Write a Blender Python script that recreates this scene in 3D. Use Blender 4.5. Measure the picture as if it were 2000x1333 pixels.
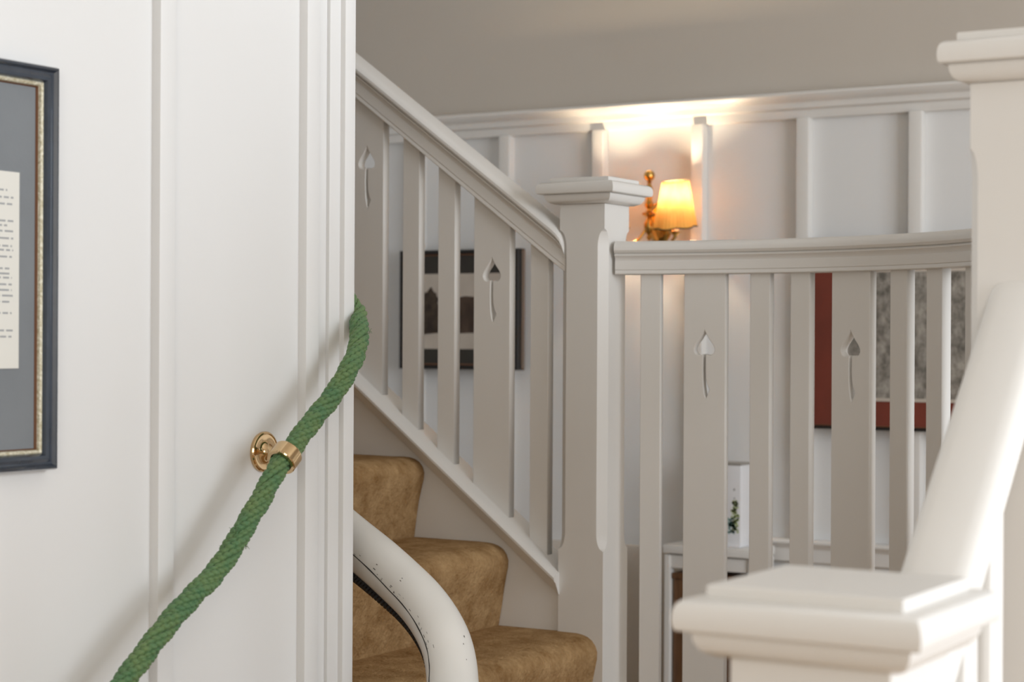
import bpy, bmesh, math, random
from mathutils import Vector, Matrix, noise
random.seed(7)
for o in list(bpy.data.objects): bpy.data.objects.remove(o, do_unlink=True)
scene = bpy.context.scene
COL = scene.collection

# ------------------------------------------------------------------ camera
EYE = 1.266                       # eye height above the hall floor
FPX = 3660.0                      # focal length for a 2000 px wide frame
YAW = math.radians(30.96)
ROLL = math.radians(0.30)
FWD = Vector((-math.sin(YAW), math.cos(YAW), 0))
R0 = Vector((math.cos(YAW), math.sin(YAW), 0))
Z0 = Vector((0, 0, 1))
RGT = R0 * math.cos(ROLL) + Z0 * math.sin(ROLL)
UPV = Z0 * math.cos(ROLL) - R0 * math.sin(ROLL)
CAM = Vector((0, 0, EYE))
cd = bpy.data.cameras.new('camera'); cam = bpy.data.objects.new('camera', cd); COL.objects.link(cam)
cd.sensor_width = 36; cd.lens = FPX / 2000 * 36; cd.clip_start = 0.05; cd.clip_end = 60
m = Matrix((RGT, UPV, -FWD)).transposed().to_4x4(); m.translation = CAM
cam.matrix_world = m
cd.dof.use_dof = True; cd.dof.focus_distance = 2.95; cd.dof.aperture_fstop = 6.6
scene.camera = cam

# ------------------------------------------------------------------ world, lights, exposure
w = bpy.data.worlds.new('world'); scene.world = w; w.use_nodes = True
w.node_tree.nodes['Background'].inputs[0].default_value = (0.75, 0.85, 1.0, 1)
w.node_tree.nodes['Background'].inputs[1].default_value = 0.6
def area(name, loc, aim, sx, sy, power, col):
    l = bpy.data.lights.new(name, 'AREA'); l.shape = 'RECTANGLE'; l.size = sx; l.size_y = sy
    l.energy = power; l.color = col
    o = bpy.data.objects.new(name, l); COL.objects.link(o); o.location = loc
    o.rotation_euler = (Vector(aim) - Vector(loc)).to_track_quat('-Z', 'Y').to_euler(); return o
# daylight through the window of the right-hand wall (window_1)
area('window_daylight', (2.66, 2.1, 1.62), (0, 2.4, 1.3), 2.4, 2.3, 104, (0.90, 0.95, 1.0))
# added soft, warm fill from behind the camera; its window is made up (rear_fill_window)
area('rear_fill', (0.9, -1.68, 1.7), (0.0, 2, 1.3), 1.3, 1.3, 27, (1.0, 0.92, 0.80))
vs = scene.view_settings
scene.display_settings.display_device = 'sRGB'
vs.view_transform = 'Standard'; vs.look = 'None'; vs.gamma = 1; vs.use_curve_mapping = False
vs.exposure = 0.42

# ------------------------------------------------------------------ helpers
def ray(px, py):
    return FWD + RGT * ((px - 1000) / FPX) + UPV * ((666.5 - py) / FPX)
def onX(px, py, X): r = ray(px, py); return CAM + r * (X / r.x)
def onY(px, py, Y): r = ray(px, py); return CAM + r * (Y / r.y)
def onD(px, py, d): return CAM + ray(px, py) * d

def mat(name, col, rough=0.5, metal=0.0, bump=0.0, bscale=40, col2=None, nscale=8, detail=3, spec=0.5, coat=0, stretch=None, nrough=.5, bdist=.002):
    m = bpy.data.materials.new(name); m.use_nodes = True; nt = m.node_tree; n = nt.nodes; L = nt.links
    b = n['Principled BSDF']; b.inputs['Base Color'].default_value = (*col, 1)
    b.inputs['Roughness'].default_value = rough; b.inputs['Metallic'].default_value = metal
    b.inputs['Specular IOR Level'].default_value = spec; b.inputs['Coat Weight'].default_value = coat
    tc = n.new('ShaderNodeTexCoord'); src = tc.outputs['Object']
    if stretch:
        mp = n.new('ShaderNodeMapping'); mp.inputs['Scale'].default_value = stretch
        L.new(src, mp.inputs[0]); src = mp.outputs[0]
    if col2 is not None:
        t = n.new('ShaderNodeTexNoise'); t.inputs['Scale'].default_value = nscale; t.inputs['Detail'].default_value = detail; t.inputs['Roughness'].default_value = nrough
        L.new(src, t.inputs['Vector'])
        r = n.new('ShaderNodeValToRGB'); r.color_ramp.elements[0].position = 0.35; r.color_ramp.elements[1].position = 0.65
        r.color_ramp.elements[0].color = (*col, 1); r.color_ramp.elements[1].color = (*col2, 1)
        L.new(t.outputs['Fac'], r.inputs[0]); L.new(r.outputs[0], b.inputs['Base Color'])
    if bump:
        t2 = n.new('ShaderNodeTexNoise'); t2.inputs['Scale'].default_value = bscale; t2.inputs['Detail'].default_value = 4
        L.new(src, t2.inputs['Vector'])
        bp = n.new('ShaderNodeBump'); bp.inputs['Strength'].default_value = bump; bp.inputs['Distance'].default_value = bdist
        L.new(t2.outputs['Fac'], bp.inputs['Height']); L.new(bp.outputs[0], b.inputs['Normal'])
    return m

M = {}
M['paint'] = mat('white_gloss_paint', (.76, .742, .712), .38, bump=.10, bscale=25, col2=(.745, .727, .697), nscale=3)
M['wallpanel'] = mat('white_wall_paint', (.765, .765, .76), .5, bump=.10, bscale=18, col2=(.75, .75, .745), nscale=2)
M['taupe'] = mat('taupe_wall_paint', (.56, .51, .45), .8, bump=.15, bscale=60, col2=(.54, .49, .43), nscale=2)
M['greige'] = mat('greige_lower_wall', (.64, .59, .53), .7, bump=.1, bscale=40)
M['ceil'] = mat('ceiling_paint', (.72, .69, .64), .8, bump=.1, bscale=60)
M['carpet'] = mat('tan_carpet', (.27, .150, .060), .97, bump=1.0, bscale=130, col2=(.54, .36, .185), nscale=17, detail=14, spec=.05, nrough=.78, bdist=.005)
M['lift'] = mat('stairlift_enamel', (.80, .785, .75), .28, bump=.04, bscale=20, coat=.3)
M['black'] = mat('black_plastic', (.012, .012, .014), .45)
M['seam'] = mat('dark_seam', (.03, .028, .026), .7)
M['chip'] = mat('worn_grey_scuff', (.12, .11, .10), .7)
M['brass'] = mat('polished_brass', (.68, .49, .28), .12, 1.0, bump=.03, bscale=30)
M['brass2'] = mat('antique_brass', (.60, .36, .10), .2, 1.0, bump=.05, bscale=60)
M['navy'] = mat('navy_frame_lacquer', (.026, .036, .052), .25, col2=(.034, .046, .066), nscale=30, coat=.6)
M['gilt'] = mat('gilt_beading', (.50, .45, .30), .5, .15, bump=.8, bscale=300, col2=(.78, .75, .62), nscale=250)
M['copper'] = mat('copper_slip', (.17, .075, .035), .45, .3)
M['matgrey'] = mat('grey_blue_mount', (.185, .20, .215), .9, bump=.2, bscale=200, col2=(.20, .215, .23), nscale=12)
M['paper'] = mat('cream_paper', (.72, .71, .66), .9, bump=.1, bscale=80)
M['ink'] = mat('faded_ink', (.33, .34, .35), .9)
M['frameblk'] = mat('black_frame', (.010, .008, .007), .6, bump=.1, bscale=60)
M['framebrn'] = mat('brown_frame_side', (.16, .12, .09), .5, bump=.2, bscale=60)
M['matdark'] = mat('dark_brown_mount', (.035, .030, .026), .85, col2=(.042, .038, .030), nscale=20)
M['matred'] = mat('brick_red_mount', (.20, .040, .022), .85, col2=(.16, .035, .02), nscale=9)
M['sepiasky'] = mat('sepia_print_sky', (.58, .52, .45), .85, col2=(.50, .44, .38), nscale=9)
M['sepiadark'] = mat('sepia_print_dark', (.030, .020, .014), .85, col2=(.075, .052, .034), nscale=45, detail=6)
M['sepiamid'] = mat('sepia_print_house', (.045, .027, .018), .85, col2=(.10, .065, .045), nscale=30, stretch=(1, 1, .3))
M['woodbrn'] = mat('brown_wood', (.16, .075, .030), .45, bump=.3, bscale=30, col2=(.10, .045, .018), nscale=14, stretch=(6, 6, .6))
M['ceramic'] = mat('white_glazed_ceramic', (.80, .80, .82), .15, coat=.5)
M['leafa'] = mat('printed_green', (.42, .52, .20), .5); M['leafb'] = mat('printed_blue_green', (.18, .34, .30), .5)
M['leafc'] = mat('printed_grey_stem', (.28, .27, .25), .5)
M['trim'] = mat('dark_shade_trim', (.020, .022, .012), .8, bump=.5, bscale=300)
M['candle'] = mat('cream_candle_sleeve', (.80, .74, .60), .5)
# engraved map: fine grey mottling
m_ = mat('engraved_print', (.13, .118, .10), .85, col2=(.40, .37, .325), nscale=46, detail=12, stretch=(1, 1, .7), nrough=.62); M['engrave'] = m_
# glass over the nearest picture
# rope
def rope_mat():
    m = bpy.data.materials.new('green_braided_rope'); m.use_nodes = True; nt = m.node_tree; n = nt.nodes; L = nt.links
    b = n['Principled BSDF']; b.inputs['Roughness'].default_value = .62
    b.inputs['Sheen Weight'].default_value = .15
    tc = n.new('ShaderNodeTexCoord')
    t = n.new('ShaderNodeTexNoise'); t.inputs['Scale'].default_value = 34; t.inputs['Detail'].default_value = 5
    t.inputs['Roughness'].default_value = .6
    L.new(tc.outputs['Object'], t.inputs['Vector'])
    r = n.new('ShaderNodeValToRGB'); e = r.color_ramp.elements
    e[0].position = .25; e[0].color = (.050, .165, .070, 1); e[1].position = .75; e[1].color = (.150, .220, .070, 1)
    k = e.new(.5); k.color = (.098, .192, .068, 1)
    L.new(t.outputs['Fac'], r.inputs[0]); L.new(r.outputs[0], b.inputs['Base Color'])
    w2 = n.new('ShaderNodeTexNoise'); w2.inputs['Scale'].default_value = 900
    L.new(tc.outputs['Object'], w2.inputs['Vector'])
    bp = n.new('ShaderNodeBump'); bp.inputs['Strength'].default_value = .25; bp.inputs['Distance'].default_value = .001
    L.new(w2.outputs['Fac'], bp.inputs['Height']); L.new(bp.outputs[0], b.inputs['Normal'])
    return m
M['rope'] = rope_mat()
def shade_mat():
    m = bpy.data.materials.new('gold_pleated_silk'); m.use_nodes = True; nt = m.node_tree; n = nt.nodes; L = nt.links
    out = n['Material Output']; n.remove(n['Principled BSDF'])
    d = n.new('ShaderNodeBsdfDiffuse'); d.inputs[0].default_value = (.75, .42, .10, 1)
    t = n.new('ShaderNodeBsdfTranslucent')
    tc = n.new('ShaderNodeTexCoord'); nz = n.new('ShaderNodeTexNoise'); mp = n.new('ShaderNodeMapping')
    mp.inputs['Scale'].default_value = (1, 1, .06); nz.inputs['Scale'].default_value = 260
    L.new(tc.outputs['Object'], mp.inputs[0]); L.new(mp.outputs[0], nz.inputs[0])
    r = n.new('ShaderNodeValToRGB'); r.color_ramp.elements[0].position = .3; r.color_ramp.elements[1].position = .7
    r.color_ramp.elements[0].color = (.78, .32, .06, 1); r.color_ramp.elements[1].color = (.95, .50, .18, 1)
    L.new(nz.outputs[0], r.inputs[0]); L.new(r.outputs[0], t.inputs[0])
    mx = n.new('ShaderNodeMixShader'); mx.inputs[0].default_value = .09
    L.new(d.outputs[0], mx.inputs[1]); L.new(t.outputs[0], mx.inputs[2]); L.new(mx.outputs[0], out.inputs[0])
    return m
M['shade'] = shade_mat()
def bulb_mat():
    m = bpy.data.materials.new('lit_bulb_glass'); m.use_nodes = True; n = m.node_tree.nodes
    b = n['Principled BSDF']; b.inputs['Base Color'].default_value = (1, .9, .7, 1)
    b.inputs['Emission Color'].default_value = (1.0, .80, .55, 1); b.inputs['Emission Strength'].default_value = 1000
    return m
M['bulb'] = bulb_mat()

def wloc(p):
    v = Vector((0, 0, 0))
    while p is not None: v += p.location; p = p.parent
    return v
def finish(o, smooth, ang):
    if smooth:
        for p in o.data.polygons: p.use_smooth = True
        o.data.set_sharp_from_angle(angle=math.radians(ang))
def obj(name, verts, faces, material, parent=None, smooth=True, ang=32, world=True):
    me = bpy.data.meshes.new(name)
    off = wloc(parent) if world else Vector((0, 0, 0))
    me.from_pydata([tuple(Vector(v) - off) for v in verts], [], faces)
    me.update()
    bm = bmesh.new(); bm.from_mesh(me); bmesh.ops.recalc_face_normals(bm, faces=bm.faces); bm.to_mesh(me); bm.free()
    me.materials.append(M[material] if isinstance(material, str) else material)
    o = bpy.data.objects.new(name, me); COL.objects.link(o); o.parent = parent
    finish(o, smooth, ang); return o
def thing(name, label, cat, loc=(0, 0, 0), group=None):
    o = bpy.data.objects.new(name, None); COL.objects.link(o); o.location = loc; o.empty_display_size = .05
    o['label'] = label; o['category'] = cat
    if group: o['group'] = group
    return o
def structure(o): o['kind'] = 'structure'; return o
class MB:
    def __init__(s): s.v = []; s.f = []
    def add(s, v, f):
        k = len(s.v); s.v += [Vector(p) for p in v]; s.f += [tuple(i + k for i in q) for q in f]; return s
    def box(s, x0, x1, y0, y1, z0, z1, bev=0):
        v, f = boxvf(x0, x1, y0, y1, z0, z1, bev); return s.add(v, f)
    def build(s, name, material, parent=None, **k): return obj(name, s.v, s.f, material, parent, **k)
def boxvf(x0, x1, y0, y1, z0, z1, bev=0):
    bm = bmesh.new(); bmesh.ops.create_cube(bm, size=1)
    for v in bm.verts:
        v.co = Vector(((x0 + x1) / 2 + v.co.x * (x1 - x0), (y0 + y1) / 2 + v.co.y * (y1 - y0), (z0 + z1) / 2 + v.co.z * (z1 - z0)))
    if bev: bmesh.ops.bevel(bm, geom=bm.edges[:] , offset=bev, segments=2, affect='EDGES', profile=.6)
    bm.verts.ensure_lookup_table(); bm.verts.index_update()
    v = [x.co.copy() for x in bm.verts]; f = [tuple(y.index for y in q.verts) for q in bm.faces]; bm.free(); return v, f
def box(name, x0, x1, y0, y1, z0, z1, material, parent=None, bev=0): 
    v, f = boxvf(x0, x1, y0, y1, z0, z1, bev); return obj(name, v, f, material, parent)
def prism(pts, axis, a0, a1, n=1):
    """closed polygon pts (2-D) extruded along axis ('x','y','z') from a0 to a1"""
    v = []; k = len(pts)
    for i in range(n + 1):
        a = a0 + (a1 - a0) * i / n
        for p, q in pts:
            v.append({'x': (a, p, q), 'y': (p, a, q), 'z': (p, q, a)}[axis])
    f = [tuple(range(k)), tuple(range(n * k, n * k + k))]
    for i in range(n):
        for j in range(k):
            j2 = (j + 1) % k; f.append((i * k + j, i * k + j2, (i + 1) * k + j2, (i + 1) * k + j))
    return v, f
def loft(rings, close=True, caps=True):
    k = len(rings[0]); v = [p for r in rings for p in r]; f = []
    for i in range(len(rings) - 1):
        for j in range(k if close else k - 1):
            j2 = (j + 1) % k; f.append((i * k + j, i * k + j2, (i + 1) * k + j2, (i + 1) * k + j))
    if caps: f += [tuple(range(k)), tuple(range((len(rings) - 1) * k, len(rings) * k))]
    return v, f
def lathe(prof, origin, axis=(0, 0, 1), seg=28):
    """prof: list of (r, h) along axis"""
    a = Vector(axis).normalized(); u = a.orthogonal().normalized(); w_ = a.cross(u); o = Vector(origin); rings = []
    for r, h in prof:
        rings.append([o + a * h + (u * math.cos(2 * math.pi * j / seg) + w_ * math.sin(2 * math.pi * j / seg)) * max(r, 1e-5) for j in range(seg)])
    return loft(rings)
def catmull(P, n):
    P = [Vector(p) for p in P]; P = [P[0] * 2 - P[1]] + P + [P[-1] * 2 - P[-2]]; out = []
    for i in range(1, len(P) - 2):
        a, b, c, d = P[i - 1:i + 3]
        for j in range(n):
            t = j / n
            out.append(.5 * ((2 * b) + (c - a) * t + (2 * a - 5 * b + 4 * c - d) * t * t + (3 * b - a - 3 * c + d) * t ** 3))
    out.append(P[-2]); return out
def resample(P, ds):
    out = [P[0].copy()]; acc = 0
    for a, b in zip(P, P[1:]):
        L = (b - a).length
        while acc + L >= ds:
            t = (ds - acc) / L; a = a + (b - a) * t; out.append(a.copy()); L = (b - a).length; acc = 0
        acc += L
    return out
def frames(P):
    T = [(P[min(i + 1, len(P) - 1)] - P[max(i - 1, 0)]).normalized() for i in range(len(P))]
    u = T[0].orthogonal().normalized(); U = []
    for t in T:
        u = (u - t * u.dot(t)).normalized(); U.append(u.copy())
    return T, U
def tube(P, r, seg=12):
    P = [Vector(p) for p in P]; T, U = frames(P); rings = []
    for i, (p, t, u) in enumerate(zip(P, T, U)):
        w_ = t.cross(u); rr = r[i] if isinstance(r, (list, tuple)) else r
        rings.append([p + (u * math.cos(2 * math.pi * j / seg) + w_ * math.sin(2 * math.pi * j / seg)) * rr for j in range(seg)])
    return loft(rings)
def sweep(prof, path, vscale=1.0):
    """prof: closed list (lateral, z), cross-sections kept upright; path: world points"""
    rings = []; path = [Vector(p) for p in path]
    for i, p in enumerate(path):
        t = path[min(i + 1, len(path) - 1)] - path[max(i - 1, 0)]; t.z = 0; t.normalize()
        n_ = Vector((t.y, -t.x, 0))
        rings.append([p + n_ * a + Vector((0, 0, b * vscale)) for a, b in prof])
    return loft(rings)
def mirror(half): return half + [(-a, b) for a, b in reversed(half) if abs(a) > 1e-6]
def copy_part(src, parent, loc=None, rotz=None):
    c = src.copy(); COL.objects.link(c); c.parent = parent
    if loc is not None: c.location = Vector(loc) - wloc(parent)
    if rotz is not None: c.rotation_euler = (0, 0, rotz)
    return c

H = lambda z: EYE + z           # heights below are given relative to the eye

# ------------------------------------------------------------------ structure
XL = -1.688; XB = -1.673        # left wall panel face, batten face
YB = 4.858                      # back wall panel face
YE = 2.320                      # where the left wall ends
ZC = 3.45
XR = 2.6; YF = -1.6; XF = -3.5
LAND = H(-.756)

structure(box('floor', XF - .1, XR + .1, YF - .1, YB + .1, -.12, 0, 'carpet'))
structure(box('ceiling', XF - .1, XR + .1, YF - .1, YB + .1, ZC, ZC + .1, 'ceil'))
v, f = prism([(XL, YF), (XL, YE), (XF, YE), (XF, YE - .12), (XL - .12, YE - .12), (XL - .12, YF)], 'z', 0, ZC)
wl = structure(obj('wall_left', v, f, 'wallpanel', smooth=False))
def battl(y0, y1):
    mb = MB(); mb.box(XL - .012, XB, y0, y1, 0, ZC, .005)
    return mb.build('batten', 'wallpanel', wl)
yb1 = onX(311, 700, XB).y; yb2 = onX(598, 700, XB).y
for yy in (yb1 - 2 * (yb2 - yb1), yb1 - (yb2 - yb1) * 3): battl(yy, yy + .033)
battl(yb1, yb1 + .033); battl(yb2, yb2 + .033)
# the wall end: a stepped corner board
ym = onX(672, 700, XB).y
yq = onX(642, 700, XB - .009).y
mb = MB(); mb.box(XL - .002, XB - .009, yq, YE + .001, 0, ZC, .002); mb.build('corner_board', 'wallpanel', wl)
mb = MB(); mb.box(XL - .012, XB, ym, YE + .004, 0, ZC, .0045); mb.build('corner_bead', 'wallpanel', wl)

# back wall
wb = structure(box('wall_back', XF - .1, XR + .1, YB, YB + .12, 0, ZC, 'wallpanel'))
zt, zu, zm_, zf = H(.690), H(.661), H(.642), H(.618)
up = box('upper_wall', XF, XR, YB - .004, YB, zt - .01, ZC, 'taupe', wb); up['label'] = 'plain taupe painted wall above the rail'
prof = [(YB, zt), (YB - .052, zt), (YB - .060, zt - .004), (YB - .062, zt - .010), (YB - .058, zt - .017), (YB - .048, zt - .024), (YB - .038, zu + .0),
        (YB - .036, zu - .004), (YB - .034, zm_ + .004), (YB - .028, zm_), (YB - .022, zm_ - .001), (YB - .020, zf + .003), (YB - .018, zf), (YB, zf)]
v, f = prism(prof, 'x', XF, XR); obj('plate_rail', v, f, 'paint', wb)
zd = H(-.543)
prof = [(YB, zd), (YB - .035, zd), (YB - .040, zd - .004), (YB - .040, zd - .010), (YB - .030, zd - .018), (YB - .024, zd - .026), (YB - .022, zd - .060), (YB - .018, zd - .064), (YB, zd - .064)]
XT = onY(1400, 1064, 4.8).x
v, f = prism(prof, 'x', XT, XR); obj('dado_rail', v, f, 'paint', wb)
lpz = onY(1241, 1067, YB - .02).z  # thin slab, darker and even in tone, over the lower wall
lp_ = box('lower_wall', XF, XT - .001, YB - .021, YB, .18, lpz, 'greige', wb, .002); lp_['label'] = 'darker lower wall left of the side table'
v, f = prism([(YB, .18), (YB - .014, .18), (YB - .020, .165), (YB - .022, 0), (YB, 0)], 'x', XF, XR)
structure(obj('baseboard_back', v, f, 'paint'))
xs0 = onY(1553, 450, YB - .04).x; xs1 = onY(1777, 450, YB - .04).x; step_b = .3195
bat0 = None
for k in range(-9, 7):
    x = xs0 + k * step_b
    if not (XF < x < XR - .1): continue
    if bat0 is None:
        mb = MB(); mb.box(0, .036, YB - .036, YB, zd, zf, .002); bat0 = mb.build('batten', 'paint', wb); bat0.location.x = x
    else:
        c = copy_part(bat0, wb); c.location.x = x
for k in range(-9, 7):
    x = xs0 + k * step_b
    if XF < x < XR - .1:
        if k == -9 or 'low0' not in globals():
            mb = MB(); mb.box(0, .036, YB - .018, YB, .18, zd - .064, .002); low0 = mb.build('batten', 'paint', wb); low0.location.x = x
        else:
            c = copy_part(low0, wb); c.location.x = x

# right wall with window_1, rear wall with rear_fill_window, far left wall
def holed(name, axis, a, th, b0, b1, h0, h1, z0, z1):
    mb = MB()
    for (p0, p1, q0, q1) in ((b0, h0, 0, ZC), (h1, b1, 0, ZC), (h0, h1, 0, z0), (h0, h1, z1, ZC)):
        if axis == 'x': mb.box(a, a + th, p0, p1, q0, q1)
        else: mb.box(p0, p1, a, a + th, q0, q1)
    return structure(mb.build(name, 'wallpanel', smooth=False))
holed('wall_right', 'x', XR, .12, YF, YB, .85, 3.35, .45, 2.8)
holed('wall_front', 'y', YF - .12, .12, XL - .12, XR + .12, .2, 1.6, 1.0, 2.4)
structure(box('wall_stair_top', XF - .12, XF, YE - .12, YB, 0, ZC, 'wallpanel'))
def window(name, axis, a, b0, b1, z0, z1):
    mb = MB()
    bars = [(b0, b0 + .05, z0, z1), (b1 - .05, b1, z0, z1), (b0, b1, z0, z0 + .05), (b0, b1, z1 - .05, z1), ((b0 + b1) / 2 - .02, (b0 + b1) / 2 + .02, z0, z1)]
    for p0, p1, q0, q1 in bars:
        if axis == 'x': mb.box(a, a + .05, p0, p1, q0, q1, .003)
        else: mb.box(p0, p1, a, a + .05, q0, q1, .003)
    return structure(mb.build(name, 'paint'))
window('window_1', 'x', XR + .07, .85, 3.35, .45, 2.8)
window('rear_fill_window', 'y', YF - .08, .2, 1.6, 1.0, 2.4)  # unseen window frame, added to go with the rear fill light

# ------------------------------------------------------------------ stairs
YS = 3.298                                        # front face of the wall string
RISE = .1700; RUN = .2105
N0 = onY(1169, 1268, YS - .003).x                 # nosing of the first step of the upper flight
Z1 = H(-.586)
stairs = thing('staircase', 'tan carpeted flight rising left beside the central newel post', 'staircase', (N0, YE + .02, LAND))
def step_vf(x0, ztop, rise, run, y0, y1, n=26, seed=0):
    pr = [(-run - .03, 0), (-.075, .000), (-.050, .000), (-.036, -.0015), (-.023, -.005), (-.012, -.0115), (-.004, -.0215), (0, -.034), (-.0012, -.048), (-.006, -.068), (-.012, -.095), (-.018, -.130), (-.024, -rise), (-run - .03, -rise)]
    v, f = prism([(x0 + a, ztop + b) for a, b in pr], 'y', y0, y1, n)
    out = []
    for p in v:
        p = Vector(p); q = noise.noise(Vector((p.x * 9, p.y * 7, p.z * 9 + seed)))
        if p.x > x0 - run - .02 and p.z > ztop - rise + .004: p += Vector((q * .004, 0, q * .0025))
        out.append(p)
    return out, f
for i in range(8):
    v, f = step_vf(N0 - RUN * i, Z1 + RISE * i, RISE, RUN, YE + .002, YS - .001, seed=i)
    obj('carpeted_step', v, f, 'carpet', stairs, ang=50)
# solid under the flight (hall side) and wall string
ZL = lambda x, a=(N0, Z1): a[1] + (a[0] - x) * RISE / RUN
xa = -1.866; xz = XF + .02
p_hi = onY(688, 768, 3.272); p_lo = onY(1084, 1156, 3.272)
SL = (p_hi.z - p_lo.z) / (p_lo.x - p_hi.x)
capz = lambda x: p_lo.z + (p_lo.x - x) * SL + .034
v, f = prism([(xa, capz(xa) - .02), (xz, capz(xz) - .02), (xz, capz(xz) - .75), (xa, capz(xa) - .50), (xa, capz(xa) - .45)], 'y', YS, YS + .035)
obj('string', v, f, 'paint', stairs, smooth=False)['label'] = 'white painted string board beside the steps'
half = [(0, 0), (.040, 0), (.049, -.0025), (.0535, -.008), (.0530, -.014), (.0480, -.018), (.0460, -.0185), (.0455, -.0215), (.0400, -.031), (.0345, -.042), (.030, -.044), (0, -.044)]
pp = [(xa + .006, 3.322, capz(xa + .006)), (xz, 3.322, capz(xz))]
v, f = sweep(mirror(half), pp); obj('string_capping', v, f, 'paint', stairs)

# landing and the lower flight
def bez(a, b, c, d, n):
    return [(Vector(a) * (1 - t) ** 3 + Vector(b) * 3 * t * (1 - t) ** 2 + Vector(c) * 3 * t * t * (1 - t) + Vector(d) * t ** 3) for t in [i / n for i in range(n + 1)]]
NW = .104
nxc = (onY(1092, 600, 3.29).x + onY(1181, 600, 3.29).x) / 2; nyc = 3.29 + NW / 2      # central newel centre
UNX, UNY = -.5445, 1.990                                                               # upper right newel centre
# plan curve of the landing balustrade
C = []; a0 = math.radians(15); a1 = math.radians(-35); Ltot = .76; x, y = nxc + NW / 2, nyc + .000
nseg = 40
for i in range(nseg + 1):
    C.append(Vector((x, y, 0))); a = a0 + (a1 - a0) * (i / nseg) ** 1.3
    x += math.cos(a) * Ltot / nseg; y += math.sin(a) * Ltot / nseg
e = C[-1]; C += bez(e, e + Vector((math.cos(a1), math.sin(a1), 0)) * .25, (UNX, 2.62, 0), (UNX, UNY + .058, 0), 40)[1:]
poly = [(p.x, p.y + .03) for p in C[:60]] + [(UNX + .05, C[-1].y)] + [(UNX + .05, UNY), (XL, UNY), (XL, YE), (N0 - .2, YE), (N0 - .2, nyc + .05), (nxc, nyc + .05)]
poly = [(p.x, p.y) for p in C] + [(UNX, UNY - .02), (XL + .003, UNY - .02), (XL + .003, YE + .003), (N0 - .24, YE + .003), (N0 - .24, YS - .002), (nxc, YS - .002), (nxc + .052, nyc)]
v, f = prism(poly, 'z', LAND - .02, LAND)
lower = thing('landing', 'tan carpeted quarter landing at the foot of the upper flight', 'landing', (-1.1, 2.6, LAND - .2))
obj('carpeted_floor', v, f, 'carpet', lower)
v, f = prism(poly, 'z', LAND - .24, LAND - .021); obj('landing_edge', v, f, 'paint', lower)
lf = thing('lower_staircase', 'short carpeted flight between the rope wall and the nearest newel post', 'staircase', (-1.1, 1.6, 0))
for i in (1, 2):
    y0 = UNY - .02 - .23 * i
    zt_ = LAND - RISE * i
    pr = [(y0 + .25, 0), (y0 + .02, 0), (y0 + .004, -.006), (y0, -.022), (y0 + .008, -.06), (y0 + .024, -zt_ * 0 - .16 if i == 1 else -zt_ + .002), (y0 + .25, -.16 if i == 1 else -zt_ + .002)]
    v, f = prism([(a, zt_ + b) for a, b in pr], 'x', XL + .004, UNX - .04, 16); obj('carpeted_step', v, f, 'carpet', lf, ang=50)
v, f = prism([(UNY - .02, LAND - .24), (UNY - .02, LAND - .02), (UNY - .04, LAND - .02), (UNY - .04, LAND - .24)], 'x', XL + .003, UNX); 
obj('riser', v, f, 'carpet', lf)

# ------------------------------------------------------------------ newel posts
def newel(cx, cy, wd, z0, ztop, zc0, zc1, label, ov=1.0, hs=.95, c=.0165):
    t = thing('newel_post', label, 'newel post', (cx, cy, z0), 'newel posts')
    h = wd / 2
    prof = [(0, -.0555), (.007, -.0552), (.013, -.0530), (.0180, -.0490), (.0212, -.0430), (.0222, -.0375), (.0222, -.0362), (.0205, -.0355), (.0205, -.0348), (.0310, -.0346), (.0328, -.0330), (.0338, -.0290), (.0340, -.0240), (.0332, -.0180), (.0310, -.0135), (.0275, -.0108), (.0230, -.0098), (.0150, -.0096), (.0132, -.0092), (.0136, -.0080), (.0136, -.0014), (.0122, 0)]
    zb = ztop - .056 * hs
    rows = [(z0, 0)]
    def arc(za, zb_, up):  # lamb's tongue ends
        n_ = 7
        for i in range(n_ + 1):
            t_ = i / n_; k = math.sqrt(max(0, 1 - (1 - t_) ** 2)) if up else math.sqrt(max(0, 1 - t_ ** 2))
            rows.append((za + (zb_ - za) * t_, c * k))
    arc(zc0 - .035, zc0, True); arc(zc1 - .035, zc1, False); rows.append((zb, 0))
    rings = []
    for z, cc in rows:
        cc = max(cc, .0009)
        rings.append([Vector((cx + a, cy + b, z)) for a, b in ((h - cc, -h), (h, -h + cc), (h, h - cc), (h - cc, h), (-h + cc, h), (-h, h - cc), (-h, -h + cc), (-h + cc, -h))])
    v, f = loft(rings); obj('post', v, f, 'paint', t, ang=18)
    rings = []
    for o_, dz in prof:
        q = h + o_ * ov; r_ = .0012; z = ztop + dz * hs
        rings.append([Vector((cx + a * q, cy + b * q, z)) for a, b in ((1, -1), (1, 1), (-1, 1), (-1, -1))])
    q = (h + .0128) * .5; rings.append([Vector((cx + a * q, cy + b * q, ztop + .0008)) for a, b in ((1, -1), (1, 1), (-1, 1), (-1, -1))])
    v, f = loft(rings); o = obj('cap', v, f, 'paint', t, ang=30)
    return t
ztopC = onY(1187, 343, 3.27).z
newel(nxc, nyc, NW, LAND - .22, ztopC, onY(1180, 1045, 3.29).z, onY(1180, 447, 3.29).z,
      'white newel post in the middle where sloping and level handrails meet', ov=1.06)
newel(UNX, UNY, .113, LAND - .22, H(.326), H(-.40), H(.205), 'white newel post at the right edge of the photo, its moulded cap highest', c=.009, ov=.8)
LNX, LNY = -.529, 1.379
newel(LNX, LNY, .128, 0, H(-.185), H(-.9), H(-.36), 'stout white newel post nearest the camera, its broad cap seen from above', ov=1.0, hs=1.0)

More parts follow.
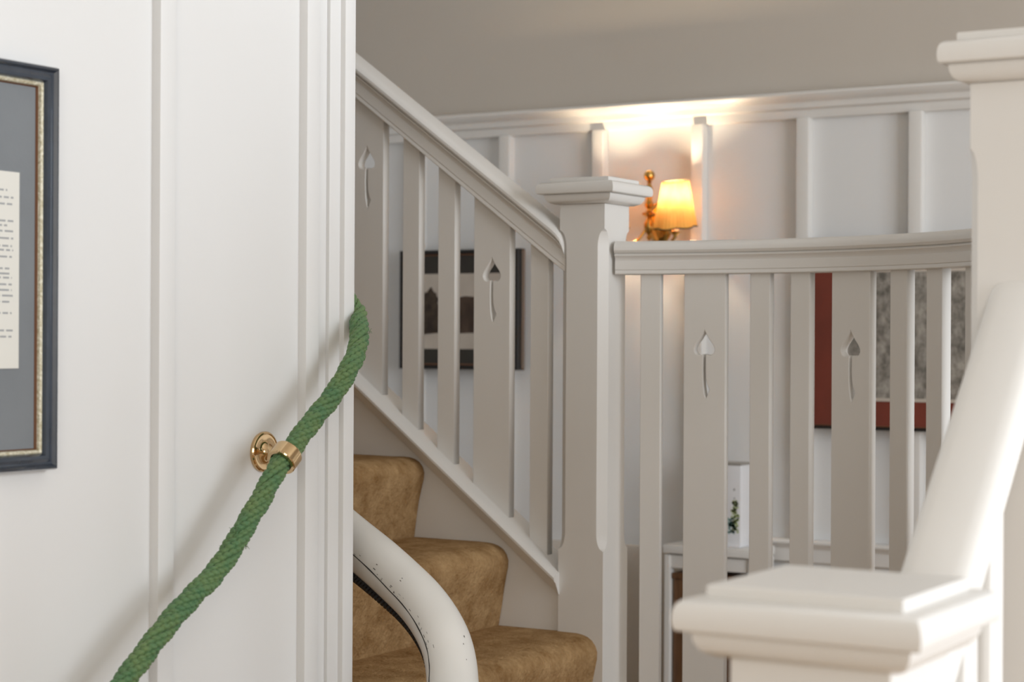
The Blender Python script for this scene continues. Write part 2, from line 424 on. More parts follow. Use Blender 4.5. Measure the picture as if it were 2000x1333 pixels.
# ------------------------------------------------------------------ balustrades
HALF = [(0, 0), (.018, -.0005), (.027, -.002), (.0338, -.0065), (.0372, -.013), (.0370, -.0195), (.0335, -.0245), (.0285, -.0255), (.0285, -.0270), (.0312, -.0275), (.0310, -.0300), (.0275, -.0330), (.0245, -.0375), (.0240, -.0405), (.0250, -.0410), (.0250, -.0575), (.0232, -.0590), (.0240, -.0605), (.0240, -.0655), (.0225, -.0668), (0, -.0668)]
SP = [(0, 0), (.003, -.008), (.0095, -.018), (.0165, -.027), (.0205, -.035), (.0208, -.041), (.0180, -.0465), (.0130, -.0492), (.0070, -.0488), (.0028, -.0475),
      (.0022, -.060), (.0020, -.080), (.0028, -.096), (.0058, -.108), (.0105, -.1175), (.0070, -.125), (.0035, -.136), (.0005, -.128), (-.0020, -.112), (-.0030, -.095), (-.0032, -.075), (-.0028, -.055), (-.0028, -.0475),
      (-.0070, -.0488), (-.0130, -.0492), (-.0180, -.0465), (-.0208, -.041), (-.0205, -.035), (-.0165, -.027), (-.0095, -.018), (-.003, -.008)]
TH = .022
def slat_mesh(name, wd, zb0, zb1, zt0, zt1, hole=None):
    """flat slat, width along local x centred on 0, thickness along y; (zb0,zb1) bottom at left/right, (zt0,zt1) top"""
    cu = bpy.data.curves.new('c', 'CURVE'); cu.dimensions = '2D'; cu.fill_mode = 'BOTH'; cu.extrude = TH / 2 - .0012; cu.bevel_depth = .0012; cu.bevel_resolution = 0; cu.offset = -.0012
    def sp(pts):
        s = cu.splines.new('POLY'); s.points.add(len(pts) - 1); s.use_cyclic_u = True
        for q, (a, b) in zip(s.points, pts): q.co = (a, b, 0, 1)
    h = wd / 2; sp([(-h, zb0), (h, zb1), (h, zt1), (-h, zt0)])
    if hole is not None: sp([(a, b + hole) for a, b in SP])
    o = bpy.data.objects.new('tmp', cu); COL.objects.link(o); dg = bpy.context.evaluated_depsgraph_get(); dg.update()
    me = bpy.data.meshes.new_from_object(o.evaluated_get(dg)); me.name = name
    bpy.data.objects.remove(o); bpy.data.curves.remove(cu)
    for v_ in me.vertices: v_.co = Vector((v_.co.x, -v_.co.z, v_.co.y))
    me.flip_normals() if False else None
    me.materials.clear(); me.materials.append(M['paint']); return me
def slat(name, me, parent, loc, rotz=0):
    o = bpy.data.objects.new(name, me); COL.objects.link(o); o.parent = parent; o.location = Vector(loc) - wloc(parent); o.rotation_euler = (0, 0, rotz); return o

# -- rising balustrade beside the upper flight
sb = thing('stair_balustrade', 'white balustrade sloping up to the left from the central newel post', 'balustrade', (nxc - .3, 3.33, capz(nxc - .3)))
YC = 3.324
q_lo = onY(1093, 523, YC - .0245); q_hi = onY(697, 193, YC - .0245)
RS = (q_hi.z - q_lo.z) / (q_lo.x - q_hi.x)
vsc = math.sqrt(1 + RS * RS) * .98
rb = lambda x: q_lo.z + (q_lo.x - x) * RS            # underside of the handrail
rt = lambda x: rb(x) + .0668 * vsc
xe = nxc - NW / 2 + .010
half2 = [(a * 1.12, b * .80 if b > -.0272 else -.0218 + (b + .0272) * (.045 / .0396)) for a, b in HALF]
# rail with eased lower end
rings = []
prof = mirror(half2)
for k, (dx, s) in enumerate([(-.0, .30), (-.003, .62), (-.008, .84), (-.016, .96), (-.026, 1.0)]):
    xx = xe + dx; zc = (rb(xx) + rt(xx)) / 2
    rings.append([Vector((xx, YC + a * (.8 + .2 * s), zc + (rt(xx) + b * vsc - zc) * 1.0 - (1 - s) * .03 * (1 if b > -.03 else 0))) for a, b in prof])
for xx in (xz,): rings.append([Vector((xx, YC + a, rt(xx) + b * vsc)) for a, b in prof])
v, f = loft(rings); obj('handrail', v, f, 'paint', sb)
pxs = [('w', 679, 751), ('t', 786, 818), ('t', 855, 888), ('w', 925, 996), ('t', 1035, 1072)]
cx_ = []
for kind, a, b in pxs:
    x0_ = onY(a, 600, YC - TH / 2).x; x1_ = onY(b, 600, YC - TH / 2).x; cx_.append((kind, (x0_ + x1_) / 2))
per = cx_[3][1] - cx_[0][1]
for k in (1, 2, 3):
    for kind, c in ((cx_[2][0], cx_[2][1] - per), (cx_[1][0], cx_[1][1] - per), (cx_[0][0], cx_[0][1] - per)):
        if c - per * (k - 1) > XF + .1: cx_.append((kind, c - per * (k - 1)))
WW, WT = .0885, .0425
tips = onY(965, 500, YC - TH / 2).z
meshes = {}
for kind, c in cx_:
    wd = WW if kind == 'w' else WT
    if kind not in meshes:
        zc = capz(c); L_ = lambda x: capz(x) - zc
        x3 = cx_[3][1]
        meshes[kind] = slat_mesh('baluster', wd, capz(c - wd / 2) - zc - .012, capz(c + wd / 2) - zc - .012, rb(c - wd / 2) - zc + .012, rb(c + wd / 2) - zc + .012,
                                 (onY(720, 285, YC - TH / 2).z - zc) if kind == 'w' else None)
    o = slat('baluster', meshes[kind], sb, (c, YC, capz(c)))
    if kind == 'w': o['label'] = 'wide baluster with a leaf shaped cut-out'

# -- level balustrade of the landing
lb = thing('landing_balustrade', 'level curved white balustrade in front of the red mounted picture', 'balustrade', (-1.2, 3.3, LAND))
zrail = onY(1262, 470, 3.33).z
zr = lambda i: zrail
path = [Vector((p.x, p.y, zrail)) for p in C]
path[0].x += .001
v, f = sweep(mirror(HALF), path); obj('handrail', v, f, 'paint', lb)
v, f = sweep([(-.03, 0), (.03, 0), (.03, .022), (.024, .030), (-.024, .030), (-.03, .022)], [Vector((p.x, p.y, LAND)) for p in C]); obj('base_rail', v, f, 'paint', lb)
def proj(p):
    d = p - CAM; z = d.dot(FWD); return 1000 + FPX * d.dot(RGT) / z, 666.5 - FPX * d.dot(UPV) / z
CS = resample(C, .002)
def at_px(pxt):
    best = None
    for i, p in enumerate(CS[:430]):
        t = (CS[min(i + 1, len(CS) - 1)] - CS[max(i - 1, 0)]).normalized(); n_ = Vector((t.y, -t.x, 0))
        q = p + n_ * TH / 2; e = abs(proj(Vector((q.x, q.y, EYE)))[0] - pxt)
        if best is None or e < best[0]: best = (e, i)
    return best[1]
h0 = LAND + .025; h1 = zrail - .060
mt = slat_mesh('baluster', .0415, h0, h0, h1, h1); mw = slat_mesh('baluster', .0860, h0, h0, h1, h1, onY(1375, 645, 3.34).z)
idx = [('t', at_px(1270)), ('w', at_px(1375)), ('t', at_px(1484.5)), ('t', at_px(1563)), ('w', at_px(1661)), ('t', at_px(1755)), ('t', at_px(1824)), ('w', at_px(1908))]
d3 = idx[4][1] - idx[1][1]
i = idx[7][1] + d3
seq = ['w', 't', 't']; offs = [0, idx[2][1] - idx[1][1], idx[3][1] - idx[1][1]]; k = 0
while True:
    j = i + (k // 3) * d3 + offs[k % 3]
    if j > len(CS) - 14: break
    idx.append((seq[k % 3], j)); k += 1
for kind, j in idx:
    p = CS[j]; t = CS[min(j + 2, len(CS) - 1)] - CS[j - 2]
    o = slat('baluster', mw if kind == 'w' else mt, lb, (p.x, p.y, 0), math.atan2(t.y, t.x))
    if kind == 'w': o['label'] = 'wide baluster with a leaf shaped cut-out'

# -- near balustrade of the lower flight
nb = thing('lower_balustrade', 'white handrail with slats rising steeply between the two right hand newel posts', 'balustrade', (UNX, 1.65, 0))
ra = onX(1826, 1108, UNX + .0); rc = onX(1985, 588, UNX + .0)
SN = (rc.z - ra.z) / (rc.y - ra.y)
rz = lambda y: ra.z + (y - ra.y) * SN
vn = math.sqrt(1 + SN * SN)
prof = mirror([(a * .95, b) for a, b in HALF])
ya, yb_ = LNY + .068, UNY - NW / 2
v, f = sweep(prof, [(LNX, ya, rz(ya)), (UNX, ya + .03, rz(ya + .03)), (UNX, yb_, rz(yb_))], vn); obj('handrail', v, f, 'paint', nb)
bz = lambda y: rz(y) - .80
v, f = sweep(mirror([(0, 0), (.036, 0), (.040, -.006), (.036, -.018), (.022, -.022), (.022, -.16), (0, -.16)]), [(UNX, ya, bz(ya)), (UNX, yb_, bz(yb_))]); obj('string', v, f, 'paint', nb)
yy = ya + .05; k = 0
while yy < yb_ - .02:
    wd = .0885 if k % 3 == 1 else .0425
    if yy + wd > yb_: break
    c = yy + wd / 2; zc = rz(c)
    me = slat_mesh('baluster', wd, bz(c - wd / 2) - zc - .01, bz(c + wd / 2) - zc - .01, rz(c - wd / 2) - zc - .0668 * vn + .008, rz(c + wd / 2) - zc - .0668 * vn + .008)
    slat('baluster', me, nb, (UNX, c, zc), math.pi / 2); yy += wd + .04; k += 1

# ------------------------------------------------------------------ rope handrail and bracket
XRP = -1.612
pts2 = [(110, 1520), (170, 1430), (242, 1333), (290, 1268), (340, 1205), (382, 1160), (421, 1119), (457, 1066), (486, 1016), (512, 972), (545, 910), (572, 874), (610, 823), (640, 787), (664, 752), (683, 719)]
RP = [onX(a, b, XRP) for a, b in pts2]
RP += [onX(696, 690, -1.620), onX(701, 664, -1.634)]
q = onX(701, 640, -1.652); RP += [q, Vector((-1.700, 2.352, q.z + .035)), Vector((-1.80, 2.365, q.z + .105)), Vector((-1.98, 2.37, q.z + .24)), Vector((-2.3, 2.375, q.z + .50))]
rp = resample(catmull(RP, 24), .0012)
T, U = frames(rp)
NS = 132; R = .0132; rings = []
pitch = .150; NCOL = 8; LROW = .0086
for i, (p, t, u) in enumerate(zip(rp, T, U)):
    s = i * .0012; w_ = t.cross(u); ring = []
    wob = noise.noise(Vector((s * 14, 3, 1)))
    for j in range(NS):
        th = 2 * math.pi * j / NS
        a = (th - 2 * math.pi * s / pitch) / (2 * math.pi)
        lobe = abs(math.cos(math.pi * 3 * a)) ** .45
        ca = a * NCOL; fa = ca - math.floor(ca); col = math.floor(ca) % NCOL
        jit = .07 * math.sin(col * 2.1 + s * 60)
        rw = s / LROW + .5 * (col % 2) + jit; fr = rw - math.floor(rw)
        ex_ = abs(2 * fa - 1); ey_ = abs(2 * fr - 1)
        q = math.sqrt(max(0.0, 1 - max(ex_ ** 3, ey_ ** 3, ((ex_ + ey_) / 1.6) ** 3.4)))
        rr = R + .0036 * (lobe - .80) + .0042 * q - .0024 + .0004 * wob
        ring.append(p + (u * math.cos(th) + w_ * math.sin(th)) * rr)
    rings.append(ring)
v, f = loft(rings)
rope = thing('rope_handrail', 'thick green braided rope handrail slanting across the white wall', 'rope', RP[10])
obj('rope', v, f, 'rope', rope, ang=180)
# frayed fibres
random.seed(3)
for (fx, fy, n_) in ((452, 1030, 9), (432, 1053, 8), (478, 1062, 5), (702, 700, 4), (712, 655, 5)):
    c = onX(fx, fy, XRP + .004 if fx < 600 else -1.626); mb = MB()
    i0 = min(range(len(rp)), key=lambda i: (rp[i] - c).length); ax = rp[i0]
    out = (c - ax).normalized()
    for k in range(n_):
        d = (out + Vector((random.uniform(-.5, .9), random.uniform(-.8, .4), random.uniform(-.7, .7)))).normalized()
        st = ax + out * .0135 + Vector([random.uniform(-.004, .004) for _ in range(3)])
        L_ = random.uniform(.004, .009)
        vv, ff = tube([st, st + d * L_ * .5 + Vector((0, 0, .001)), st + d * L_], [.0005, .0004, .0002], 5); mb.add(vv, ff)
    o = mb.build('fray', 'rope', rope); o['kind'] = 'stuff'; o['label'] = 'frayed fibres sticking out'

bc = onX(513, 893, XL); ic = min(range(len(rp)), key=lambda i: (rp[i] - onX(556, 893, XRP)).length)
rc_ = rp[ic]; bc.z = rc_.z + .003
bc = Vector((XL, rc_.y - .004, rc_.z)) if abs(bc.y - rc_.y) < .0 else bc
br = thing('rope_bracket', 'polished brass ring bracket gripping the green rope on the white wall', 'bracket', bc)
v, f = lathe([(.0, 0), (.0285, 0), (.0292, .0015), (.0292, .0045), (.0280, .0062), (.0262, .0068), (.0250, .0060), (.0170, .0058), (.0118, .0085), (.0085, .0135), (.0070, .020), (0, .020)], bc, (1, 0, 0), 48); obj('wall_rose', v, f, 'brass', br)
stem_end = rc_ + (bc - rc_).normalized() * .0185
v, f = tube([bc + Vector((.012, 0, 0)), bc + Vector((.030, .001, 0)), bc.lerp(rc_, .55) + Vector((.004, 0, 0)), stem_end], [.0082, .0062, .0062, .0088], 20); obj('arm', v, f, 'brass', br)
tn = T[ic]
pr = [(.0162, -.0115), (.0205, -.0115), (.0215, -.0100), (.0217, 0), (.0215, .0100), (.0205, .0115), (.0162, .0115), (.0158, .0100), (.0158, -.0100)]
u_ = tn.orthogonal().normalized(); w_ = tn.cross(u_); rings = []
for j in range(48):
    a = 2 * math.pi * j / 48; d = u_ * math.cos(a) + w_ * math.sin(a)
    rings.append([rc_ + d * r_ + tn * h_ for r_, h_ in pr])
rings.append(rings[0]); v, f = loft(rings, caps=False); obj('ring', v, f, 'brass', br)

# ------------------------------------------------------------------ stairlift rail
lp = [(560, 950, 3.20), (620, 998, 3.14), (685, 1053, 3.07), (740, 1098, 3.01), (786, 1140, 2.97), (819, 1173, 2.94), (847, 1210, 2.91), (868, 1250, 2.88), (879, 1288, 2.86), (884, 1335, 2.83), (884, 1400, 2.78)]
LP = [onD(*a) for a in lp]
LP = [Vector((LP[0].x - .9, LP[0].y + .005, LP[0].z + .72)), Vector((LP[0].x - .4, LP[0].y + .005, LP[0].z + .32))] + LP
LP += [Vector((-1.45, 2.20, H(-.68))), Vector((-1.44, 2.0, H(-.80))), Vector((-1.44, 1.6, H(-1.08))), Vector((-1.44, 1.45, H(-1.2)))]
P = resample(catmull(LP, 16), .012)
RL = .0395
lift = thing('stairlift_rail', 'curved white tubular stairlift rail with black rack over the carpeted steps', 'stairlift rail', (LP[-1].x, LP[-1].y, 0))
v, f = tube(P, RL, 40); obj('rail_tube', v, f, 'lift', lift, ang=60)
TP, _ = frames(P)
def offs_pt(i, sn, rad):
    p = P[i]; c = (CAM - p).normalized(); t = TP[i]; c = (c - t * c.dot(t)).normalized(); s = t.cross(c)
    if s.x * 1 + s.z * 1 > 0: s = -s
    return p + (s * sn + c * math.sqrt(max(0, 1 - sn * sn))) * rad, s, c
i0 = min(range(len(P)), key=lambda i: (P[i] - LP[2]).length); i1 = min(range(len(P)), key=lambda i: (P[i] - LP[12]).length)
line = []
for i in range(i0 - 4, i1 + 1):
    q = (i - i0) / (i1 - i0); sn = .24 + .73 * max(0, min(1, q)) ** 1.5
    line.append(offs_pt(i, sn, RL + .0001)[0])
line = catmull(line, 3)
v, f = tube(line, [(.0022 - .0013 * min(1, i / (len(line) * .45))) + .0005 * noise.noise(Vector((i * .13, 0, 0))) for i in range(len(line))], 8); o = obj('seam', v, f, 'seam', lift); o['label'] = 'dark open seam along the tube'
# scuffs
random.seed(11); mb = MB()
for k in range(70):
    i = random.randint(i0 + 2, i1 - 8); q = (i - i0) / (i1 - i0); sn = .24 + .73 * q ** 1.5 - abs(random.gauss(.05, .07)) - .03
    a, s, c = offs_pt(i, sn, RL + .0002); L_ = random.uniform(.001, .006)
    b = a + TP[i] * L_; n1 = (a - P[i]).normalized(); sd = TP[i].cross(n1) * random.uniform(.0002, .0006)
    sd *= .8
    mb.add([a - sd, a + sd, b + sd, b - sd, a - sd - n1 * .001, b - sd - n1 * .001], [(0, 1, 2, 3), (0, 3, 5, 4)])
for (cx0, cy0) in ((905, 1243), (904, 1258), (909, 1290), (905, 1312), (900, 1326), (787, 1133), (784, 1137), (743, 1107)):
    g = ray(cx0, cy0); best = None
    for i in range(i0, len(P) - 8):
        d_ = P[i] - CAM; t_ = d_.dot(g) / g.length_squared; e_ = (CAM + g * t_ - P[i]).length
        if best is None or e_ < best[0]: best = (e_, i, t_)
    e_, i, t_ = best
    if e_ < RL:
        a = CAM + g * (t_ - math.sqrt(RL ** 2 - e_ ** 2) / g.length); n1 = (a - P[i]); n1 = (n1 - TP[i] * n1.dot(TP[i])).normalized()
        a = P[i] + TP[i] * (a - P[i]).dot(TP[i]) + n1 * (RL + .0002); b = a + TP[i] * random.uniform(.0015, .004); sd = TP[i].cross(n1) * .0006
        mb.add([a - sd, a + sd, b + sd, b - sd, a - sd - n1 * .001, b - sd - n1 * .001], [(0, 1, 2, 3), (0, 3, 5, 4)])
o = mb.build('paint_chip', 'chip', lift, smooth=False); o['kind'] = 'stuff'; o['label'] = 'small dark scuffs and chips in the paint'
# toothed rack under the inside of the bend
mb = MB(); FP = resample([P[i] for i in range(i0 - 8, i1 - 1)], .0080)
def rackpt(p, t, r_, off):
    c = (CAM - p).normalized(); c = (c - t * c.dot(t)).normalized(); s = t.cross(c)
    if s.x + s.z > 0: s = -s
    return p + s * r_ - c * off, s, c
n_ = len(FP)
for i in range(1, n_ - 1):
    t = (FP[i + 1] - FP[i - 1]).normalized(); q = i / n_
    off = .008 + .012 * q ** 2
    base, s, c = rackpt(FP[i], t, RL + .0065 - .032 * max(0, q - .30) ** 1.5, off)
    v_ = []
    for dd in (-.004, .004):
        for (a, b) in ((-.0041, -.006), (.0041, -.006), (.0041, .0000), (.0024, .0006), (.0024, .0040), (.0004, .0085), (-.0024, .0052), (-.0024, .0004)):
            v_.append(base + t * a + s * b + c * dd)
    f_ = [tuple(range(8)), tuple(range(8, 16))] + [(j, (j + 1) % 8, (j + 1) % 8 + 8, j + 8) for j in range(8)]
    mb.add(v_, f_)
mb.build('gear_rack', 'black', lift, smooth=False)['label'] = 'black toothed rack'
mb = MB()
fp = Vector((-1.44, 1.52, 0)); v, f = tube([fp + Vector((0, 0, .005)), fp + Vector((0, 0, .10))], .02, 16); mb.add(v, f); mb.box(fp.x - .05, fp.x + .05, fp.y - .05, fp.y + .05, 0, .008, .002)
mb.build('foot', 'lift', lift)

# ------------------------------------------------------------------ pictures
def ring_frame(prof, x0, x1, z0, z1, place):
    """prof: (inset, out) outline; mitred rectangular frame. place(a, z, out)"""
    rings = []
    for cx, cz, sx, sz in ((x0, z0, 1, 1), (x1, z0, -1, 1), (x1, z1, -1, -1), (x0, z1, 1, -1), (x0, z0, 1, 1)):
        rings.append([place(cx + sx * i_, cz + sz * i_, o_) for i_, o_ in prof])
    return loft(rings, caps=False)
# left wall picture
pr_ = onX(117, 133, XL + .02); y1 = pr_.y; ztp = onX(117, 132, XL + .02).z; zbt = onX(110, 918, XL + .02).z; y0 = y1 - .345
pl = lambda a, z, o_: Vector((XL + o_, a, z))
pic = thing('framed_picture', 'navy and gilt framed document on grey mount hanging on the left wall', 'picture', (XL, (y0 + y1) / 2, zbt))
v, f = ring_frame([(0, .000), (0, .016), (.002, .021), (.005, .022), (.008, .018), (.010, .0175), (.014, .019), (.018, .018), (.021, .013), (.021, 0)], y0, y1, zbt, ztp, pl); obj('frame', v, f, 'navy', pic)
v, f = ring_frame([(.020, .002), (.020, .013), (.022, .0145), (.0245, .013), (.0255, .010), (.0255, .002)], y0, y1, zbt, ztp, pl); obj('gilt_bead', v, f, 'gilt', pic)
v, f = ring_frame([(.0255, .001), (.0255, .0095), (.0268, .0078), (.0278, .001)], y0, y1, zbt, ztp, pl); obj('slip', v, f, 'copper', pic)
box('mount', XL + .001, XL + .006, y0 + .02, y1 - .02, zbt + .02, ztp - .02, 'matgrey', pic)
sy1 = onX(38, 500, XL + .008).y; sz1 = onX(36, 337, XL + .008).z; sz0 = onX(34, 720, XL + .008).z; sy0 = sy1 - .19
sh = box('document', XL + .006, XL + .0075, sy0, sy1, sz0, sz1, 'paper', pic)
sh['label'] = 'cream sheet of small printed text'
random.seed(5); mb = MB(); rows = [372, 386, 399, 432, 441, 452, 466, 481, 489, 502, 525, 535, 543, 556, 567, 578, 590, 612, 646, 658]
for ry in rows:
    zz = onX(20, ry, XL + .008).z; yy = sy0 + .02; yend = sy1 - random.choice([.010, .010, .012, .016, .020])
    while yy < yend:
        L_ = random.uniform(.006, .018); e_ = min(yy + L_, yend)
        mb.box(XL + .0074, XL + .0077, yy, e_, zz - .0011, zz + .0011); yy = e_ + .0035
o = mb.build('text', 'ink', sh, smooth=False); o['kind'] = 'stuff'

YP = YB - .062
# picture behind the stair balusters
plb = lambda a, z, o_: Vector((a, YP + .022 - o_, z))
a0_ = onY(779, 600, YP).x; a1_ = onY(1012, 600, YP).x; b1_ = onY(890, 488, YP).z; b0_ = onY(890, 722, YP).z
p2 = thing('framed_picture', 'black framed sepia photograph seen through the sloping balusters', 'picture', ((a0_ + a1_) / 2, YP + .02, b0_))
v, f = ring_frame([(0, -.016), (0, .018), (.003, .022), (.010, .022), (.013, .015), (.013, 0)], a0_, a1_, b0_, b1_, plb); obj('frame', v, f, 'frameblk', p2)
v, f = ring_frame([(.013, 0), (.013, .013), (.017, .010), (.018, 0)], a0_, a1_, b0_, b1_, plb); obj('slip', v, f, 'copper', p2)
box('mount', a0_ + .012, a1_ - .012, YP + .012, YP + .020, b0_ + .012, b1_ - .012, 'matdark', p2)
box('backing', a0_ + .004, a1_ + .001, YP + .020, YP + .038, b0_ + .004, b1_ - .004, 'framebrn', p2)
# print layers
def pz(y): return onY(860, y, YP).z
def px_(x): return onY(x, 600, YP).x
c0 = a0_ + .062; c1 = a1_ - .062; zz1 = pz(535); zz0 = pz(682)
pt = box('print', c0, c1, YP + .0105, YP + .0118, zz0, zz1, 'sepiasky', p2); pt['label'] = 'sepia print of a tree and a house under pale sky'
def flat(name, pts, y, material, parent):
    v, f = prism(pts, 'y', y, y + .0008); return obj(name, v, f, material, parent, smooth=False)
random.seed(2); tp = []
for k in range(34):
    a = math.pi * k / 33; r_ = 1 + random.uniform(-.12, .12)
    tp.append((px_(836) + math.cos(a) * .033 * r_, pz(600) + math.sin(a) * (pz(565) - pz(600)) * r_))
flat('tree', [(px_(858), pz(650))] + tp + [(c0, pz(590)), (c0, pz(655))], YP + .0096, 'sepiadark', pt)
flat('house', [(px_(872), pz(652)), (px_(935), pz(650)), (px_(935), pz(582)), (px_(905), pz(579)), (px_(872), pz(585))], YP + .0096, 'sepiamid', pt)

# picture with red mount on the right
r0_ = onY(1579, 700, YP).x; r1_ = r0_ + .80; z0_ = onY(1605, 838, YP).z; z1_ = onY(1605, 474, YP).z
p3 = thing('framed_picture', 'black framed grey engraving with brick red mount behind the level balusters', 'picture', ((r0_ + r1_) / 2, YP + .02, z0_))
v, f = ring_frame([(0, -.016), (0, .018), (.002, .021), (.006, .021), (.009, .015), (.009, 0)], r0_, r1_, z0_, z1_, plb); obj('frame', v, f, 'frameblk', p3)
v, f = ring_frame([(.009, 0), (.009, .012), (.0115, .010), (.012, 0)], r0_, r1_, z0_, z1_, plb); obj('slip', v, f, 'copper', p3)
box('mount', r0_ + .008, r1_ - .008, YP + .012, YP + .020, z0_ + .008, z1_ - .008, 'matred', p3)
e0 = onY(1643, 700, YP).x; e1 = r1_ - (e0 - r0_); ez0 = onY(1730, 785, YP).z
en = box('engraving', e0, e1, YP + .0105, YP + .0118, ez0, onY(1605, 527, YP).z, 'engrave', p3); en['label'] = 'finely mottled grey engraving'
v, f = ring_frame([(0, 0), (0, .0012), (.009, .0012), (.009, 0)], e0, e1, ez0, onY(1605, 527, YP).z, lambda a, z, o_: Vector((a, YP + .0105 - o_, z))); obj('print_margin', v, f, 'sepiasky', en)

# ------------------------------------------------------------------ wall sconce
YSC = YB - .125
sc = onY(1268, 400, YB - .075)
s1 = onY(1319, 400, YSC); dx = s1.x - sc.x; zS1 = onY(1319, 354, YSC).z; zS0 = onY(1319, 443, YSC).z
sco = thing('wall_sconce', 'lit twin arm brass wall light with gold pleated shades', 'wall light', (sc.x, YB, zS0 - .05))
cy_ = YB - .075; zc = zS0
zpl = onY(1262, 436, YB - .01).z
el = lambda k, y: [Vector((sc.x + .040 * k * math.cos(2 * math.pi * j / 40), y, zpl + .062 * k * math.sin(2 * math.pi * j / 40))) for j in range(40)]
v, f = loft([el(1.0, YB + .001), el(1.0, YB - .004), el(.96, YB - .008), el(.80, YB - .010), el(.74, YB - .013), el(.40, YB - .015), el(.30, YB - .024)]); obj('backplate', v, f, 'brass2', sco)
v, f = tube([(sc.x, YB - .015, zc + .01), (sc.x, cy_, zc + .01)], .007, 12); obj('bracket', v, f, 'brass2', sco)
zt2 = onY(1268, 333, cy_).z; K = zt2 - (zc - .035)
prof = [(0, 0), (.004, .002), (.008, .008), (.005, .014), (.010, .020), (.0150, .032), (.0145, .042), (.009, .052), (.006, .057), (.020, .064), (.021, .068), (.009, .073), (.007, .078), (.012, .084), (.0135, .090), (.010, .096), (.0075, .102), (.0100, .112), (.0100, .128), (.0070, .136), (.0045, .141), (.0085, .1435), (.0045, .146), (.010, .149), (.0150, .155), (.0160, .161), (.0135, .168), (.007, .1725), (0, .173)]
v, f = lathe([(a, b * K / .173) for a, b in prof], (sc.x, cy_, zt2 - K), (0, 0, 1), 28); obj('column', v, f, 'brass2', sco)
for sgn in (1, -1):
    ex = sc.x + dx * sgn
    arm = catmull([(sc.x + .010 * sgn, cy_, zc - .002), (sc.x + (ex - sc.x) * .35, cy_ - .015, zc - .040), (sc.x + (ex - sc.x) * .75, cy_ - .045, zc - .052), (ex, YSC, zc - .028)], 8)
    v, f = tube(arm, .0042, 12); obj('arm', v, f, 'brass2', sco)
    v, f = lathe([(0, 0), (.005, 0), (.006, .006), (.015, .012), (.018, .016), (.006, .017), (0, .017)], (ex, YSC, zc - .030), (0, 0, 1), 20); obj('drip_pan', v, f, 'brass2', sco)
    v, f = lathe([(0, 0), (.0095, 0), (.0095, .086), (0, .086)], (ex, YSC, zc - .014), (0, 0, 1), 18); obj('candle_sleeve', v, f, 'candle', sco)
    zb_ = zc + .073
    v, f = lathe([(0, 0), (.005, .001), (.008, .006), (.0095, .014), (.0085, .022), (.005, .032), (.0020, .039), (0, .040)], (ex, YSC, zb_ - .006), (0, 0, 1), 16); obj('bulb', v, f, 'bulb', sco)
    # pleated shade, open at both ends
    rt_, rb_ = .0375, .0625; n1 = 144; rings = []
    for r_i in range(13):
        q = r_i / 12; z = zS1 + (zS0 - zS1) * q; rr = rt_ + (rb_ - rt_) * q ** 1.08; ring = []
        for j in range(n1):
            a = 2 * math.pi * j / n1 + math.radians(-62)
            sc_ = abs(math.sin(3 * a)); r2 = rr * (1 - .13 * (1 - sc_ ** .7) * (.4 + .6 * q)) + .0007 * math.sin(a * 36)
            ring.append(Vector((ex + r2 * math.cos(a), YSC + r2 * math.sin(a), z + .16 * r2 * math.sin(a) - (.004 * (sc_ - .3) if r_i == 12 else 0) )))
        rings.append(ring)
    v, f = loft(rings, caps=False); sh = obj('shade', v, f, 'shade', sco, ang=180)
    for ring in (rings[0], rings[-1]):
        v, f = tube(ring[::3] + [ring[0], ring[3]], .0017, 6); obj('edge_trim', v, f, 'trim', sh)

# ------------------------------------------------------------------ side table, canister, box under it
ty0 = 4.665; ty1 = YB - .045; tl = onY(1294, 1064, ty0); tx0 = tl.x; tx1 = onY(1472, 1080, ty0).x; tz = tl.z
tb = thing('side_table', 'small white painted side table against the back wall', 'table', ((tx0 + tx1) / 2, 4.74, 0))
hv = [(ty0 + .006, tz), (ty0, tz - .005), (ty0, tz - .018), (ty0 + .006, tz - .022), (ty1, tz - .022), (ty1, tz)]
box('table_top', tx0, tx1, ty0, ty1, tz - .024, tz, 'paint', tb, .004)
box('apron', tx0 + .010, tx1 - .010, ty0 + .012, ty1 - .005, tz - .064, tz - .028, 'paint', tb, .001)
for (lx, ly) in ((tx0 + .004, ty0 + .006), (tx1 - .018, ty0 + .006), (tx0 + .004, ty1 - .030), (tx1 - .018, ty1 - .030)):
    v, f = loft([[Vector((lx + a * .014, ly + b * .028, z)) for a, b in ((0, 0), (1, 0), (1, 1), (0, 1))] for z in (0, tz - .028)]); obj('leg', v, f, 'paint', tb)
box('lower_shelf', tx0 + .014, tx1 - .014, ty0 + .02, ty1 - .01, .14, .155, 'paint', tb, .001)
wbx = thing('wooden_box', 'tall brown wooden box standing under the white side table', 'box', ((tx0 + tx1) / 2, 4.74, .155))
bx0, bx1, by0, by1 = tx0 + .024, tx1 - .024, ty0 + .020, ty1 - .034
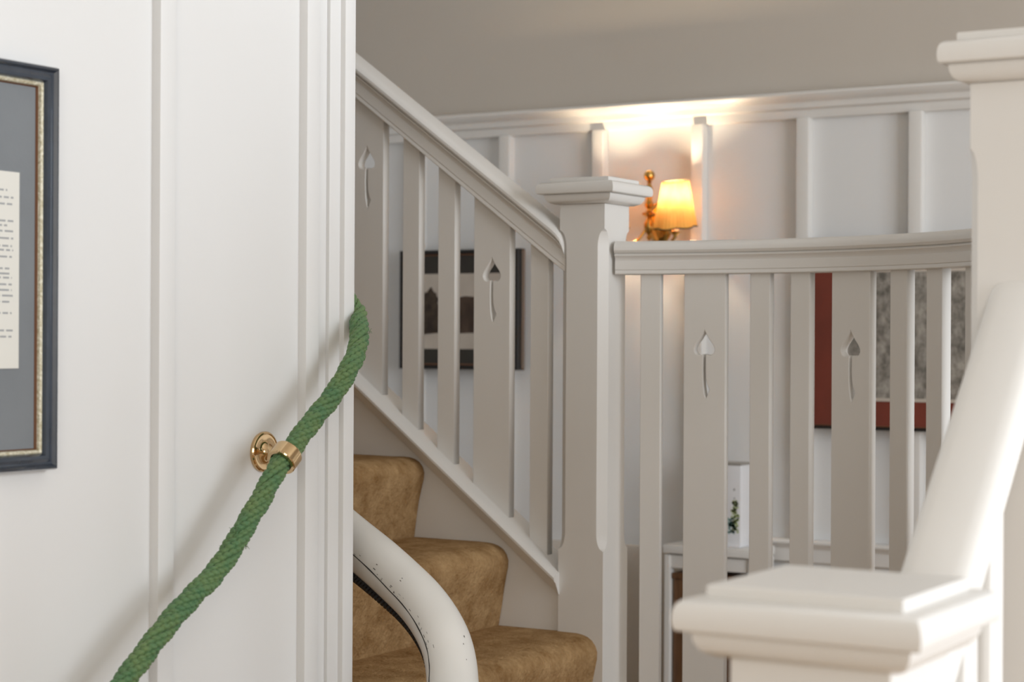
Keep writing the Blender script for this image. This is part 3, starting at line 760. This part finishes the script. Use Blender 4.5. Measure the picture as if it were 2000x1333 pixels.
mb = MB(); mb.box(bx0, bx1, by0, by1, .155, tz - .095, .004); mb.build('carcass', 'woodbrn', wbx)
mb = MB(); mb.box(bx0 - .003, bx1 + .003, by0 - .004, by1, tz - .095, tz - .078, .003); mb.build('lid', 'woodbrn', wbx)
v, f = lathe([(0, 0), (.004, 0), (.003, .008), (.007, .014), (.006, .019), (0, .021)], ((bx0 + bx1) / 2, by0, .42), (0, -1, 0), 16); obj('knob', v, f, 'brass2', wbx)

CYC = ty0 + .035
cr = onY(1446, 1068, CYC); cxr = cr.x; cs = .085; czt = onY(1446, 906, CYC).z
can = thing('canister', 'square white canister with green plant print on the side table', 'canister', (cxr - cs / 2, CYC + cs / 2, tz))
box('body', cxr - cs, cxr, CYC, CYC + cs, tz, czt - .004, 'ceramic', can, .003)
o = box('rim', cxr - cs - .001, cxr + .001, CYC - .001, CYC + cs + .001, czt - .006, czt, mat('grey_glaze_rim', (.30, .28, .25), .3), can, .001); o['label'] = 'thin grey rim'
random.seed(9)
for key, n_, spread in (('leafc', 16, .010), ('leafb', 40, .013), ('leafa', 95, .010)):
    mb = MB()
    for k in range(n_):
        q = random.random(); zz = tz + .040 + q * (.085 if key != 'leafc' else .13); xc = cxr - .016 + random.uniform(-1, 1) * spread * (1.1 - .7 * q)
        if key == 'leafb': zz = tz + .035 + random.random() * .045; xc = cxr - .030 + random.uniform(-.008, .012)
        a = random.uniform(.3, 2.8); L_ = random.uniform(.006, .011); d = Vector((math.cos(a), 0, math.sin(a))); s = Vector((-d.z, 0, d.x)) * L_ * .33
        c = Vector((xc, CYC - .0003, zz)); pts = [c, c + d * L_ * .5 + s, c + d * L_, c + d * L_ * .5 - s]
        pts = [Vector((min(p.x, cxr - .002), p.y, p.z)) for p in pts]
        mb.add(pts + [p + Vector((0, .0006, 0)) for p in pts], [(0, 1, 2, 3), (4, 5, 6, 7), (0, 1, 5, 4), (1, 2, 6, 5), (2, 3, 7, 6), (3, 0, 4, 7)])
    o = mb.build('plant_print', key, can, smooth=False); o['kind'] = 'stuff'
